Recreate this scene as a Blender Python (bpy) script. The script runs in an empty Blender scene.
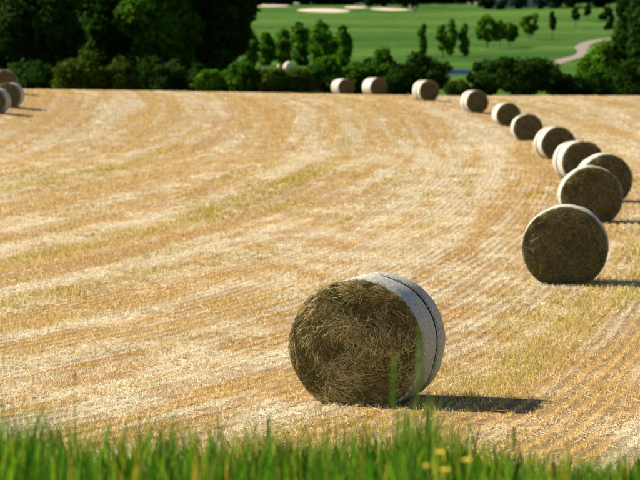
import bpy, math, random
import numpy as np
from mathutils import Vector, Matrix

# ------------------------------------------------------------------ camera, sky, sun, exposure
F = 2800.0            # focal length in photo pixels (640 wide)
CAM_H = 3.75         # eye height above the level part of the field (standing on the bank)
HORIZON = 70.0        # photo row of the level horizon
scene = bpy.context.scene
col = scene.collection

cam_data = bpy.data.cameras.new('camera')
cam = bpy.data.objects.new('camera', cam_data)
col.objects.link(cam)
cam_data.sensor_width = 36.0
cam_data.lens = 36.0 * F / 640.0
cam_data.clip_start = 0.5
cam_data.clip_end = 6000.0
cam.location = (0, 0, CAM_H)
cam.rotation_euler = (math.radians(90) - math.atan((240 - HORIZON) / F), 0, 0)
cam_data.dof.use_dof = True
cam_data.dof.focus_distance = 31.3
cam_data.dof.aperture_fstop = 3.5
cam_data.dof.aperture_blades = 9
scene.camera = cam

SUN_EL, SUN_AZ = math.radians(38), math.radians(158)      # azimuth measured from +X towards +Y
to_sun = Vector((math.cos(SUN_EL) * math.cos(SUN_AZ), math.cos(SUN_EL) * math.sin(SUN_AZ), math.sin(SUN_EL)))
world = bpy.data.worlds.new('World')
scene.world = world
world.use_nodes = True
wn = world.node_tree
wn.nodes.clear()
sky = wn.nodes.new('ShaderNodeTexSky')
sky.sky_type = 'NISHITA'
sky.sun_disc = False
sky.sun_elevation = SUN_EL
sky.sun_rotation = math.atan2(to_sun.x, to_sun.y)
bg = wn.nodes.new('ShaderNodeBackground')
bg.inputs['Strength'].default_value = 0.05
wo = wn.nodes.new('ShaderNodeOutputWorld')
wn.links.new(sky.outputs[0], bg.inputs['Color'])
wn.links.new(bg.outputs[0], wo.inputs['Surface'])

sun_data = bpy.data.lights.new('sun', 'SUN')
sun_data.energy = 5.0
sun_data.angle = math.radians(0.53)
sun_data.color = (1.0, 0.91, 0.74)
sun = bpy.data.objects.new('sun', sun_data)
col.objects.link(sun)
sun.rotation_euler = to_sun.to_track_quat('Z', 'Y').to_euler()
sun.location = (-60, 40, 60)

scene.view_settings.view_transform = 'Standard'
scene.view_settings.look = 'None'
scene.view_settings.exposure = 1.2
scene.view_settings.gamma = 1.0
scene.view_settings.use_curve_mapping = False
scene.render.engine = 'CYCLES'
scene.cycles.use_denoising = True
scene.cycles.max_bounces = 6
scene.cycles.diffuse_bounces = 3
scene.cycles.transmission_bounces = 3

rng = np.random.default_rng(7)
random.seed(7)

# ------------------------------------------------------------------ helpers
def tag(o, label=None, cat=None, group=None, kind=None):
    if label: o['label'] = label
    if cat: o['category'] = cat
    if group: o['group'] = group
    if kind: o['kind'] = kind
    return o

def empty(name, loc, rz=0.0):
    o = bpy.data.objects.new(name, None)
    o.empty_display_size = 0.3
    o.location = loc
    o.rotation_euler = (0, 0, rz)
    col.objects.link(o)
    return o

def mesh_np(name, v, faces, color=None, uv=None, smooth=False):
    """faces: (M,k) int array; color: (N,3) per vertex; uv: (N,2) per vertex."""
    me = bpy.data.meshes.new(name)
    v = np.asarray(v, np.float32)
    faces = np.asarray(faces, np.int32)
    M, k = faces.shape
    me.vertices.add(len(v))
    me.vertices.foreach_set('co', v.ravel())
    me.loops.add(M * k)
    me.loops.foreach_set('vertex_index', faces.ravel())
    me.polygons.add(M)
    me.polygons.foreach_set('loop_start', np.arange(0, M * k, k, dtype=np.int32))
    if smooth:
        me.polygons.foreach_set('use_smooth', np.ones(M, bool))
    me.update(calc_edges=True)
    if color is not None:
        a = me.color_attributes.new('Col', 'FLOAT_COLOR', 'POINT')
        c = np.ones((len(v), 4), np.float32)
        c[:, :3] = color
        a.data.foreach_set('color', c.ravel())
    if uv is not None:
        l = me.uv_layers.new(name='UVMap')
        l.data.foreach_set('uv', np.asarray(uv, np.float32)[faces.ravel()].ravel())
    return me

def link(name, me, mat, parent=None):
    o = bpy.data.objects.new(name, me)
    if mat is not None and len(me.materials) == 0:
        me.materials.append(mat)
    col.objects.link(o)
    if parent: o.parent = parent
    return o

class MB:
    """collects simple shapes into one mesh"""
    def __init__(s): s.v = []; s.f = []
    def box(s, c, d, rz=0.0):
        n = len(s.v); cs, sn = math.cos(rz), math.sin(rz)
        for k in range(8):
            x = (d[0] / 2) * (1 if k & 1 else -1); y = (d[1] / 2) * (1 if k & 2 else -1); z = (d[2] / 2) * (1 if k & 4 else -1)
            s.v.append((c[0] + x * cs - y * sn, c[1] + x * sn + y * cs, c[2] + z))
        for q in ((0, 2, 3, 1), (4, 5, 7, 6), (0, 1, 5, 4), (2, 6, 7, 3), (0, 4, 6, 2), (1, 3, 7, 5)):
            s.f.append([n + i for i in q])
        return s
    def tube(s, pts, rad, n=7, cap=True):
        pts = [Vector(p) for p in pts]
        rings = []
        for i, p in enumerate(pts):
            d = (pts[min(i + 1, len(pts) - 1)] - pts[max(i - 1, 0)]).normalized()
            a = d.cross(Vector((0, 0, 1)))
            if a.length < 1e-3: a = Vector((1, 0, 0))
            a.normalize(); b = d.cross(a)
            st = len(s.v)
            for k in range(n):
                t = 2 * math.pi * k / n
                s.v.append(tuple(p + (a * math.cos(t) + b * math.sin(t)) * rad[i]))
            rings.append(st)
        for i in range(len(rings) - 1):
            for k in range(n):
                k2 = (k + 1) % n
                s.f.append([rings[i] + k, rings[i] + k2, rings[i + 1] + k2, rings[i + 1] + k])
        if cap:
            s.f.append([rings[-1] + k for k in range(n)])
            s.f.append([rings[0] + k for k in range(n)][::-1])
        return s
    def poly(s, pts):
        n = len(s.v); s.v += [tuple(p) for p in pts]; s.f.append(list(range(n, n + len(pts)))); return s
    def build(s, name, mat, parent=None, smooth=False):
        me = bpy.data.meshes.new(name); me.from_pydata(s.v, [], s.f); me.update()
        if smooth: me.polygons.foreach_set('use_smooth', np.ones(len(me.polygons), bool))
        return link(name, me, mat, parent)

def _hash(ix, iy, seed):
    h = (ix.astype(np.int64) * 374761393 + iy.astype(np.int64) * 668265263 + seed * 1442695041) & 0xFFFFFFFF
    h = ((h ^ (h >> 13)) * 1274126177) & 0xFFFFFFFF
    h = h ^ (h >> 16)
    return (h & 0xFFFFFF) / float(0xFFFFFF)

def noise(x, y, seed=0):
    x = np.asarray(x, float); y = np.asarray(y, float)
    ix = np.floor(x); iy = np.floor(y); fx = x - ix; fy = y - iy
    fx = fx * fx * (3 - 2 * fx); fy = fy * fy * (3 - 2 * fy)
    a = _hash(ix, iy, seed); b = _hash(ix + 1, iy, seed); c = _hash(ix, iy + 1, seed); d = _hash(ix + 1, iy + 1, seed)
    return (a * (1 - fx) + b * fx) * (1 - fy) + (c * (1 - fx) + d * fx) * fy

def fbm(x, y, seed=0, octs=3):
    s = 0; w = 0; a = 1.0
    for i in range(octs):
        s = s + a * noise(np.asarray(x) * 2 ** i, np.asarray(y) * 2 ** i, seed + 17 * i); w += a; a *= 0.5
    return s / w

def sstep(a, b, x):
    t = np.clip((np.asarray(x, float) - a) / (b - a), 0, 1)
    return t * t * (3 - 2 * t)

# ------------------------------------------------------------------ the lie of the land
_hd = np.array([292, 345, 392, 430, 470, 520, 620, 700, 800, 1000, 1500, 3200], float)
_hy = np.array([80, 66, 57, 50, 41, 30, 9.5, 4, 6, 18, 40, 55], float)
_dd = np.linspace(240, 3200, 3000)
_yy = np.interp(_dd, _hd, _hy)
_hz = CAM_H + (HORIZON - _yy) * _dd / F
_hz = np.convolve(np.pad(_hz, 15, mode='edge'), np.ones(31) / 31, 'valid')

def ground_z(X, D):
    X = np.asarray(X, float); D = np.asarray(D, float)
    bank = 2.05 * (1 - sstep(8, 26, D)) * (1 + 0.02 * np.sin(X * 0.9))
    zc = np.interp(X, [-40, -19, -8, 3, 11, 60], [2.56, 2.48, 2.16, 1.94, 1.82, 1.76])
    D1 = np.interp(X, [-40, -19, -8, 60], [178, 180, 203, 205])
    D0 = 118 + 2.6 * np.clip(X, 0, 14)
    rise = zc * sstep(0, 1, (D - D0) / (D1 - D0))
    fall = 0.0125 * np.clip(D - D1, 0, 26) + 0.11 * 20 * sstep(0, 1, (D - D1 - 24) / 26)
    und = (fbm(X / 9, D / 14, 3, 2) - 0.5) * 0.10 * sstep(28, 50, D)
    field = bank + rise - fall + und
    hill = np.interp(D, _dd, _hz) + (fbm(X / 60, D / 90, 5, 2) - 0.5) * 1.6 * sstep(320, 480, D)
    return field * (1 - sstep(246, 292, D)) + hill * sstep(246, 292, D)

def gz(X, D): return float(ground_z(np.array([X]), np.array([D]))[0])
def px(x, D): return (x - 320.0) / F * D
def hill_D(y):                      # distance at which the golf slope shows at photo row y
    return float(np.interp(-y, -_hy[:8], _hd[:8]))

# direction of the drilled rows: they bend with the line of bales
def _w(D): return -0.20 * 8 * np.logaddexp(0, (55 - D) / 8)
def _xc(D): return 11 - (np.asarray(D, float) - 155) ** 2 / (2 * 716.0) - 8.0 * sstep(160, 250, D)
def row_u(X, D): return X - _xc(D) - sstep(0, 1, (6 - X) / 18.0) * _w(D)
def row_X(u, D):
    X = u + _xc(D)
    for _ in range(8): X = u + _xc(D) + sstep(0, 1, (6 - X) / 18.0) * _w(D)
    return X
ROW = 0.18

PALE = np.array([0.86, 0.74, 0.53]); GOLD = np.array([0.70, 0.460, 0.140]); ORNG = np.array([0.58, 0.325, 0.095])
GREEN = np.array([0.50, 0.40, 0.04]); SOIL = np.array([0.33, 0.225, 0.125])
# bands where the crop was thin and yellow weeds took over: offsets across the rows, half-widths, stretch of distance
BANDS = [(float(row_u(np.array(x_), np.array(d_))), w_, d0_, d1_) for x_, d_, w_, d0_, d1_ in
         [(3.46, 40.0, 0.42, 29, 58), (-3.9, 66.0, 0.40, 50, 120), (-5.2, 44.0, 0.35, 30, 60), (6.4, 55.0, 0.45, 40, 80), (-1.2, 92.0, 0.5, 70, 150), (-9.5, 90.0, 0.6, 60, 140)]]
def band_w(u, D):
    w = np.zeros_like(u)
    for u0, hw, d0, d1 in BANDS:
        q = np.exp(-((u - u0 - 0.25 * (noise(D / 3.0, u * 0 + u0, 5) - 0.5)) / hw) ** 2) * sstep(d0, d0 + 6, D) * (1 - sstep(d1 - 15, d1, D))
        w = np.maximum(w, q * (0.35 + 0.9 * noise(u / 0.25, D / 2.2, 9)))
    return np.clip(w, 0, 1)
def field_tone(X, D):
    """base straw colour of the stubble at a place: bands of litter, weeds and bare stubble along the rows"""
    u = row_u(X, D)
    a = fbm(u / 0.50, D / 20.0, 11, 3)
    b = fbm(u / 1.3 + 7, D / 40.0, 23, 3)
    g = fbm(u / 0.6 + 3, D / 7.0, 41, 3)
    p = fbm(X / 0.6, D / 1.8, 57, 3)
    fine = fbm(u / 0.22, D / 14.0, 87, 2)
    w_p = sstep(0.42, 0.62, 0.40 * b + 0.28 * p + 0.32 * fine)[..., None]
    w_o = (sstep(0.46, 0.68, a) * 0.62)[..., None]
    w_g = np.maximum(sstep(0.60, 0.74, 0.7 * g + 0.3 * p) * 0.5, 0.8 * band_w(u, D))[..., None]
    c = GOLD * (1 - w_o) + ORNG * w_o
    c = c * (1 - w_p) + PALE * w_p
    c = c * (1 - w_g) + GREEN * w_g
    return c, w_g[..., 0]

# ------------------------------------------------------------------ materials
def new_mat(name):
    m = bpy.data.materials.new(name); m.use_nodes = True
    nt = m.node_tree; nt.nodes.clear()
    out = nt.nodes.new('ShaderNodeOutputMaterial')
    return m, nt, out

def N(nt, t, **kw):
    n = nt.nodes.new(t)
    for k, v in kw.items():
        if k in n.inputs: n.inputs[k].default_value = v
        else: setattr(n, k, v)
    return n

def mixcol(nt, fac, a, b, mode='MIX'):
    m = nt.nodes.new('ShaderNodeMix'); m.data_type = 'RGBA'; m.blend_type = mode
    for sock, val in ((m.inputs[0], fac), (m.inputs[6], a), (m.inputs[7], b)):
        if isinstance(val, bpy.types.NodeSocket): nt.links.new(val, sock)
        elif isinstance(val, (int, float)): sock.default_value = val
        else: sock.default_value = (*val, 1)
    return m.outputs[2]

def ramp(nt, src, p0, p1, c0=(0, 0, 0), c1=(1, 1, 1)):
    r = nt.nodes.new('ShaderNodeValToRGB')
    r.color_ramp.elements[0].position = p0; r.color_ramp.elements[1].position = p1
    r.color_ramp.elements[0].color = (*c0, 1); r.color_ramp.elements[1].color = (*c1, 1)
    nt.links.new(src, r.inputs[0]); return r.outputs[0]

def leafy(name, tint=(1, 1, 1), trans=0.4, rough=0.6, attr='Col', spec=0.25):
    """thin plant matter coloured by its own vertex colours, letting some light through"""
    m, nt, out = new_mat(name)
    at = N(nt, 'ShaderNodeAttribute', attribute_name=attr)
    c = mixcol(nt, 1.0, at.outputs['Color'], tint, 'MULTIPLY')
    p = N(nt, 'ShaderNodeBsdfPrincipled', Roughness=rough)
    p.inputs['Specular IOR Level'].default_value = spec
    t = N(nt, 'ShaderNodeBsdfTranslucent')
    mx = N(nt, 'ShaderNodeMixShader'); mx.inputs[0].default_value = trans
    nt.links.new(c, p.inputs['Base Color']); nt.links.new(c, t.inputs['Color'])
    nt.links.new(p.outputs[0], mx.inputs[1]); nt.links.new(t.outputs[0], mx.inputs[2])
    nt.links.new(mx.outputs[0], out.inputs['Surface'])
    return m

def plain(name, c, rough=0.7, var=0.25, scale=6.0, bump=0.0, metal=0.0):
    m, nt, out = new_mat(name)
    tc = N(nt, 'ShaderNodeTexCoord')
    no = N(nt, 'ShaderNodeTexNoise', Scale=scale, Detail=5.0)
    nt.links.new(tc.outputs['Object'], no.inputs['Vector'])
    f = ramp(nt, no.outputs['Fac'], 0.3, 0.7)
    cc = mixcol(nt, f, tuple(x * (1 - var) for x in c), tuple(min(1, x * (1 + var)) for x in c))
    p = N(nt, 'ShaderNodeBsdfPrincipled', Roughness=rough, Metallic=metal)
    nt.links.new(cc, p.inputs['Base Color'])
    if bump:
        b = N(nt, 'ShaderNodeBump', Strength=bump, Distance=0.02)
        nt.links.new(no.outputs['Fac'], b.inputs['Height']); nt.links.new(b.outputs[0], p.inputs['Normal'])
    nt.links.new(p.outputs[0], out.inputs['Surface'])
    return m

def field_material():
    m, nt, out = new_mat('stubble_ground')
    at = N(nt, 'ShaderNodeAttribute', attribute_name='Col')
    uvn = N(nt, 'ShaderNodeUVMap'); uvn.uv_map = 'UVMap'
    sep = N(nt, 'ShaderNodeSeparateXYZ'); nt.links.new(uvn.outputs[0], sep.inputs[0])
    # drilled rows
    mul = N(nt, 'ShaderNodeMath', operation='MULTIPLY'); mul.inputs[1].default_value = 2 * math.pi / ROW
    nt.links.new(sep.outputs['X'], mul.inputs[0])
    co = N(nt, 'ShaderNodeMath', operation='COSINE'); nt.links.new(mul.outputs[0], co.inputs[0])
    row = ramp(nt, co.outputs[0], 0.0, 1.0)
    # litter: noise stretched along the rows plus fine criss-cross
    mp = N(nt, 'ShaderNodeMapping'); mp.inputs['Scale'].default_value = (9, 2.2, 1)
    nt.links.new(uvn.outputs[0], mp.inputs['Vector'])
    n1 = N(nt, 'ShaderNodeTexNoise', Scale=1.0, Detail=6.0, Roughness=0.65); nt.links.new(mp.outputs[0], n1.inputs['Vector'])
    mp2 = N(nt, 'ShaderNodeMapping'); mp2.inputs['Scale'].default_value = (38, 22, 1)
    nt.links.new(uvn.outputs[0], mp2.inputs['Vector'])
    n2 = N(nt, 'ShaderNodeTexNoise', Scale=1.0, Detail=5.0, Roughness=0.7); nt.links.new(mp2.outputs[0], n2.inputs['Vector'])
    f1 = ramp(nt, n1.outputs['Fac'], 0.36, 0.62)
    f2 = ramp(nt, n2.outputs['Fac'], 0.36, 0.60)
    lit = mixcol(nt, f2, mixcol(nt, 0.5, at.outputs['Color'], tuple(SOIL)), at.outputs['Color'])
    soil = mixcol(nt, f2, tuple(SOIL * 0.6), tuple(SOIL * 1.15))
    # how much litter covers the soil: more on the rows and in the swaths
    cov = N(nt, 'ShaderNodeMath', operation='MULTIPLY_ADD'); cov.inputs[1].default_value = 0.62; cov.inputs[2].default_value = 0.02
    nt.links.new(row, cov.inputs[0])
    cov2 = N(nt, 'ShaderNodeMath', operation='MULTIPLY_ADD'); cov2.inputs[1].default_value = 0.55; cov2.use_clamp = True
    nt.links.new(f1, cov2.inputs[0]); nt.links.new(cov.outputs[0], cov2.inputs[2])
    c = mixcol(nt, cov2.outputs[0], soil, lit)
    p = N(nt, 'ShaderNodeBsdfPrincipled', Roughness=0.85); p.inputs['Specular IOR Level'].default_value = 0.03
    nt.links.new(c, p.inputs['Base Color'])
    h = N(nt, 'ShaderNodeMath', operation='ADD'); nt.links.new(cov2.outputs[0], h.inputs[0]); nt.links.new(f2, h.inputs[1])
    b = N(nt, 'ShaderNodeBump', Strength=0.9, Distance=0.05)
    nt.links.new(h.outputs[0], b.inputs['Height']); nt.links.new(b.outputs[0], p.inputs['Normal'])
    nt.links.new(p.outputs[0], out.inputs['Surface'])
    return m

def turf_material():
    m, nt, out = new_mat('mown_turf')
    geo = N(nt, 'ShaderNodeNewGeometry')
    mp = N(nt, 'ShaderNodeMapping'); mp.inputs['Scale'].default_value = (0.012, 0.020, 0.0)
    nt.links.new(geo.outputs['Position'], mp.inputs['Vector'])
    n1 = N(nt, 'ShaderNodeTexNoise', Scale=1.0, Detail=4.0); nt.links.new(mp.outputs[0], n1.inputs['Vector'])
    mp2 = N(nt, 'ShaderNodeMapping'); mp2.inputs['Scale'].default_value = (0.4, 0.25, 0.0)
    nt.links.new(geo.outputs['Position'], mp2.inputs['Vector'])
    n2 = N(nt, 'ShaderNodeTexNoise', Scale=1.0, Detail=6.0); nt.links.new(mp2.outputs[0], n2.inputs['Vector'])
    sep = N(nt, 'ShaderNodeSeparateXYZ'); nt.links.new(geo.outputs['Position'], sep.inputs[0])
    ml = N(nt, 'ShaderNodeMath', operation='MULTIPLY_ADD'); ml.inputs[1].default_value = 0.16
    nt.links.new(sep.outputs['Y'], ml.inputs[0])
    sc = N(nt, 'ShaderNodeMath', operation='MULTIPLY'); sc.inputs[1].default_value = 14.0
    nt.links.new(n1.outputs['Fac'], sc.inputs[0]); nt.links.new(sc.outputs[0], ml.inputs[2])
    st = N(nt, 'ShaderNodeMath', operation='SINE'); nt.links.new(ml.outputs[0], st.inputs[0])
    fs = ramp(nt, st.outputs[0], 0.0, 1.0)
    rough = ramp(nt, n1.outputs['Fac'], 0.44, 0.62)
    c = mixcol(nt, rough, (0.060, 0.120, 0.027), (0.038, 0.088, 0.020))
    c = mixcol(nt, fs, c, mixcol(nt, 1.0, c, (1.28, 1.22, 1.25), 'MULTIPLY'))
    c = mixcol(nt, ramp(nt, n2.outputs['Fac'], 0.35, 0.7), mixcol(nt, 1.0, c, (0.78, 0.80, 0.75), 'MULTIPLY'), c)
    p = N(nt, 'ShaderNodeBsdfPrincipled', Roughness=0.95); p.inputs['Specular IOR Level'].default_value = 0.0
    nt.links.new(c, p.inputs['Base Color']); nt.links.new(p.outputs[0], out.inputs['Surface'])
    return m

def net_material():
    m, nt, out = new_mat('net_wrap')
    uvn = N(nt, 'ShaderNodeUVMap'); uvn.uv_map = 'UVMap'       # metres round the bale, metres along it
    mp = N(nt, 'ShaderNodeMapping'); mp.inputs['Scale'].default_value = (24, 60, 1)
    nt.links.new(uvn.outputs[0], mp.inputs['Vector'])
    n1 = N(nt, 'ShaderNodeTexNoise', Scale=1.0, Detail=4.0, Roughness=0.6); nt.links.new(mp.outputs[0], n1.inputs['Vector'])
    mp2 = N(nt, 'ShaderNodeMapping'); mp2.inputs['Scale'].default_value = (5, 11, 1)
    nt.links.new(uvn.outputs[0], mp2.inputs['Vector'])
    n2 = N(nt, 'ShaderNodeTexNoise', Scale=1.0, Detail=5.0, Roughness=0.6); nt.links.new(mp2.outputs[0], n2.inputs['Vector'])
    f1 = ramp(nt, n1.outputs['Fac'], 0.40, 0.60)
    f2 = ramp(nt, n2.outputs['Fac'], 0.36, 0.60)
    c = mixcol(nt, f1, (0.17, 0.15, 0.095), (0.66, 0.665, 0.66))
    c = mixcol(nt, f2, mixcol(nt, 0.6, c, (0.42, 0.35, 0.19)), c)
    p = N(nt, 'ShaderNodeBsdfPrincipled', Roughness=0.5); p.inputs['Specular IOR Level'].default_value = 0.4
    nt.links.new(c, p.inputs['Base Color'])
    h = N(nt, 'ShaderNodeMath', operation='ADD'); nt.links.new(n1.outputs['Fac'], h.inputs[0]); nt.links.new(n2.outputs['Fac'], h.inputs[1])
    b = N(nt, 'ShaderNodeBump', Strength=0.7, Distance=0.02)
    nt.links.new(h.outputs[0], b.inputs['Height']); nt.links.new(b.outputs[0], p.inputs['Normal'])
    nt.links.new(p.outputs[0], out.inputs['Surface'])
    return m

M = {}
M['field'] = field_material()
M['turf'] = turf_material()
M['net'] = net_material()
M['stubble'] = leafy('stubble_straw', trans=0.30, spec=0.08)
M['grass'] = leafy('bank_grass', trans=0.5, rough=0.5, spec=0.15)
M['leaf'] = leafy('tree_leaf', trans=0.42, rough=0.75, spec=0.04)
M['strand'] = leafy('hay_strand', trans=0.15, rough=0.6)
M['hay'] = plain('packed_hay', (0.105, 0.078, 0.030), 0.9, 0.6, 18, 1.0)
M['bark'] = plain('bark', (0.09, 0.07, 0.05), 0.9, 0.4, 4, 0.6)
M['bank'] = plain('bank_soil', (0.07, 0.085, 0.03), 0.95, 0.5, 3, 0.5)
M['sand'] = plain('bunker_sand', (0.42, 0.335, 0.26), 0.9, 0.10, 0.5)
M['path'] = plain('path_gravel', (0.17, 0.142, 0.108), 0.95, 0.18, 0.6)
M['rock'] = plain('pale_rock', (0.60, 0.49, 0.40), 0.85, 0.15, 2, 0.4)
M['blue'] = plain('blue_paint', (0.015, 0.085, 0.42), 0.4, 0.1)
M['yellow'] = plain('yellow_paint', (0.62, 0.36, 0.02), 0.45, 0.1)
M['petal'] = plain('yellow_petal', (0.85, 0.60, 0.015), 0.5, 0.15, 60)
M['stone'] = plain('house_stone', (0.38, 0.35, 0.34), 0.9, 0.15, 1.5)
M['slate'] = plain('roof_slate', (0.07, 0.07, 0.08), 0.6, 0.2, 2)
M['glass'] = plain('dark_glass', (0.02, 0.025, 0.03), 0.08, 0.1)
M['white'] = plain('white_paint', (0.75, 0.74, 0.70), 0.5, 0.05)
M['dark'] = plain('dark_cloth', (0.02, 0.024, 0.03), 0.7, 0.2)
M['pink'] = plain('pink_cloth', (0.75, 0.30, 0.42), 0.8, 0.1)
M['trouser'] = plain('pale_trousers', (0.55, 0.52, 0.55), 0.8, 0.1)
M['skin'] = plain('skin', (0.55, 0.33, 0.23), 0.6, 0.05)
M['hair'] = plain('hair', (0.05, 0.03, 0.02), 0.7, 0.1)
M['metal'] = plain('grey_metal', (0.4, 0.4, 0.42), 0.35, 0.1, metal=0.8)

# ------------------------------------------------------------------ ground sheets
def sheet(name, Ds, s, half, mat, tone=None, uvf=None):
    D = np.repeat(Ds[:, None], len(s), 1)
    X = s[None, :] * half(Ds)[:, None]
    Z = ground_z(X, D)
    v = np.stack([X, D, Z], -1).reshape(-1, 3)
    nx = len(s); i = np.arange(len(Ds) - 1)[:, None] * nx + np.arange(nx - 1)[None, :]
    f = np.stack([i, i + 1, i + 1 + nx, i + nx], -1).reshape(-1, 4)
    c = tone(X.ravel(), D.ravel()) if tone else None
    uv = uvf(X.ravel(), D.ravel()) if uvf else None
    o = link(name, mesh_np(name, v, f, c, uv, True), mat)
    tag(o, kind='structure')
    return o

s = np.linspace(-1, 1, 301); s = np.sign(s) * (0.45 * np.abs(s) + 0.55 * np.abs(s) ** 3)
half = lambda D: 24 + 0.22 * D
Dn = [22.5]
while Dn[-1] < 236: Dn.append(Dn[-1] + max(0.12, Dn[-1] * 0.0045))
Dn[-1] = 236.0
sheet('stubble_field', np.array(Dn), s, half, M['field'],
      lambda X, D: field_tone(X, D)[0], lambda X, D: np.stack([row_u(X, D), D], -1))
sheet('grass_bank', np.linspace(-30, 22.5, 90), s[::3], half, M['bank'])
Dh = np.concatenate([np.linspace(236, 320, 60), np.linspace(322, 720, 200), np.geomspace(724, 3200, 50)])
sheet('golf_course', Dh, np.linspace(-1, 1, 121), lambda D: 24 + 0.22 * D + np.clip(D - 236, 0, 500) * 0.35, M['turf'])

# ------------------------------------------------------------------ bales: where they lie
# (photo x of the near end's centre, distance, yaw deg of the axis from the line of sight north, wide, groove, strands, label)
BALES = [
    (356.0, 31.2, 15.5, 1.545, 0.17, 24000, 'big round hay bale closest to the grass, net split by a dark groove'),
    (565.5, 48.7, 6.0, 1.50, None, 8000, 'second round bale of the curving row, pale net cap over dark face'),
    (592.3, 69.0, 2.5, 1.54, None, 2000, 'third round bale of the row, overlapping the bale right behind it'),
    (606.5, 79.0, -1.5, 1.50, 0.10, 1500, 'fourth round bale of the row, mostly hidden behind the third'),
    (583.5, 95.5, -11.0, 1.50, 0.12, 1200, 'fifth round bale of the row, bright net with a dark groove'),
    (558.7, 118.0, -12.0, 1.50, 0.16, 900, 'sixth round bale of the row, net split by a groove beside bare stubble'),
    (528.0, 148.0, -3.0, 1.56, None, 700, 'seventh round bale of the row, face squarely on with a thin pale rim'),
    (508.7, 165.0, -10.0, 1.50, None, 600, 'eighth round bale of the row, small, pale net on its sunny side'),
    (477.5, 176.5, -17.0, 1.50, -0.05, 500, 'ninth round bale of the row, last one wholly below the hedge line'),
    (429.3, 190.0, -22.0, 1.50, -0.05, 500, 'tenth round bale of the row, standing out against the dark bushes'),
    (378.7, 212.0, -31.0, 1.50, None, 400, 'eleventh round bale, half sunlit net, on the field crest'),
    (346.5, 223.0, -29.0, 1.48, None, 400, 'last and smallest round bale of the row on the field crest'),
    (-7.0, 153.0, 8.0, 1.50, None, 600, 'round bale cut by the picture edge, lowest of the far group of three'),
    (8.0, 158.0, 5.0, 1.50, None, 600, 'round bale of the far group of three, fully dark face, middle one'),
    (5.5, 171.0, -6.0, 1.55, None, 600, 'round bale of the far group of three, topmost, brownish net'),
]
BL = 1.22
def bale_place(x, D, yaw):
    t = math.radians(yaw)
    fx = px(x, D)
    return fx + math.sin(t) * BL / 2, D + math.cos(t) * BL / 2, t

# ------------------------------------------------------------------ stubble, litter
def ribbons(base, tip, width, colr, taper=0.5):
    """flat straws from base to tip facing mostly the viewer's side"""
    n = len(base)
    d = tip - base
    a = rng.uniform(0, 2 * np.pi, n)
    side = np.stack([np.cos(a), np.sin(a) * 0.6, np.zeros(n)], -1)
    side -= d * (np.sum(side * d, 1) / np.maximum(np.sum(d * d, 1), 1e-9))[:, None]
    side /= np.maximum(np.linalg.norm(side, axis=1), 1e-6)[:, None]
    hw = (width * 0.5)[:, None] * side
    v = np.stack([base - hw, base + hw, tip + hw * taper, tip - hw * taper], 1).reshape(-1, 3)
    f = np.arange(4 * n).reshape(n, 4)
    return v, f, np.repeat(colr, 4, 0)

def in_bale(X, D):
    m = np.zeros(len(X), bool)
    for b in BALES:
        cx, cy, t = bale_place(b[0], b[1], b[2])
        dx, dy = X - cx, D - cy
        lx = dx * math.cos(t) - dy * math.sin(t); ly = dx * math.sin(t) + dy * math.cos(t)
        m |= (np.abs(lx) < 0.42) & (np.abs(ly) < BL / 2 - 0.01)
    return m

def straw_colour(X, D, n):
    c, g = field_tone(X, D)
    k = rng.random(n)[:, None]
    c = c * (0.70 + 0.6 * rng.random(n)[:, None])
    c = np.where(k < 0.22, PALE * (0.8 + 0.35 * rng.random(n)[:, None]), c)
    c = np.where(k > 0.93, ORNG * (0.5 + 0.5 * rng.random(n)[:, None]), c)
    return np.clip(c, 0.01, 0.9), g

def wedge_points(n, d0, d1, extra=2.4):
    D = np.sqrt(rng.uniform(d0 ** 2, d1 ** 2, n))
    X = rng.uniform(-1, 1, n) * (0.1145 * D + extra)
    return X, D

V, FA, C = [], [], []; off = 0
def push(v, f, c):
    global off
    V.append(v); FA.append(f + off); C.append(c); off += len(v)
def flush(name, mat, label, cat):
    global V, FA, C, off
    o = link(name, mesh_np(name, np.concatenate(V), np.concatenate(FA), np.concatenate(C)), mat)
    tag(o, label, cat, kind='stuff'); V, FA, C, off = [], [], [], 0
    return o

for d0, d1, n, hgt, wid, spread in ((23.0, 42, 180000, 0.044, 0.0062, 0.021), (42, 70, 185000, 0.046, 0.009, 0.019),
                                    (70, 125, 135000, 0.055, 0.016, 0.022), (125, 212, 90000, 0.07, 0.035, 0.04)):
    X, D = wedge_points(n, d0, d1)
    u = row_u(X, D); loose = 1 + 2.2 * sstep(0.48, 0.66, fbm(u / 0.9 + 31, D / 6.0, 63, 2))       # trampled, less distinct rows
    u = np.round(u / ROW) * ROW + rng.normal(0, 1, n) * spread * loose + 0.05 * (noise(u / 0.5, D / 1.5, 77) - 0.5)
    X = row_X(u, D)
    X += 0.03 * np.sin(D * 0.7)
    keep = ~in_bale(X, D); X, D = X[keep], D[keep]; n = len(X)
    # gaps where wheels pressed the stubble flat
    dens = fbm(row_u(X, D) / 0.7, D / 5, 71, 2)
    keep = rng.random(n) < 0.45 + 1.1 * sstep(0.35, 0.6, dens); X, D = X[keep], D[keep]; n = len(X)
    c, g = straw_colour(X, D, n)
    h = hgt * (0.45 + 0.9 * rng.random(n)) * (1 + 0.8 * g)
    base = np.stack([X, D, ground_z(X, D) - 0.005], -1)
    lean = rng.normal(0, 0.35, (n, 2)) * h[:, None]
    tip = base + np.stack([lean[:, 0], lean[:, 1], h], -1)
    push(*ribbons(base, tip, wid * (0.6 + 0.8 * rng.random(n)), c))
flush('stubble', M['stubble'], 'short cut straw stubble standing in drilled rows across the field', 'stubble')

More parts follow.
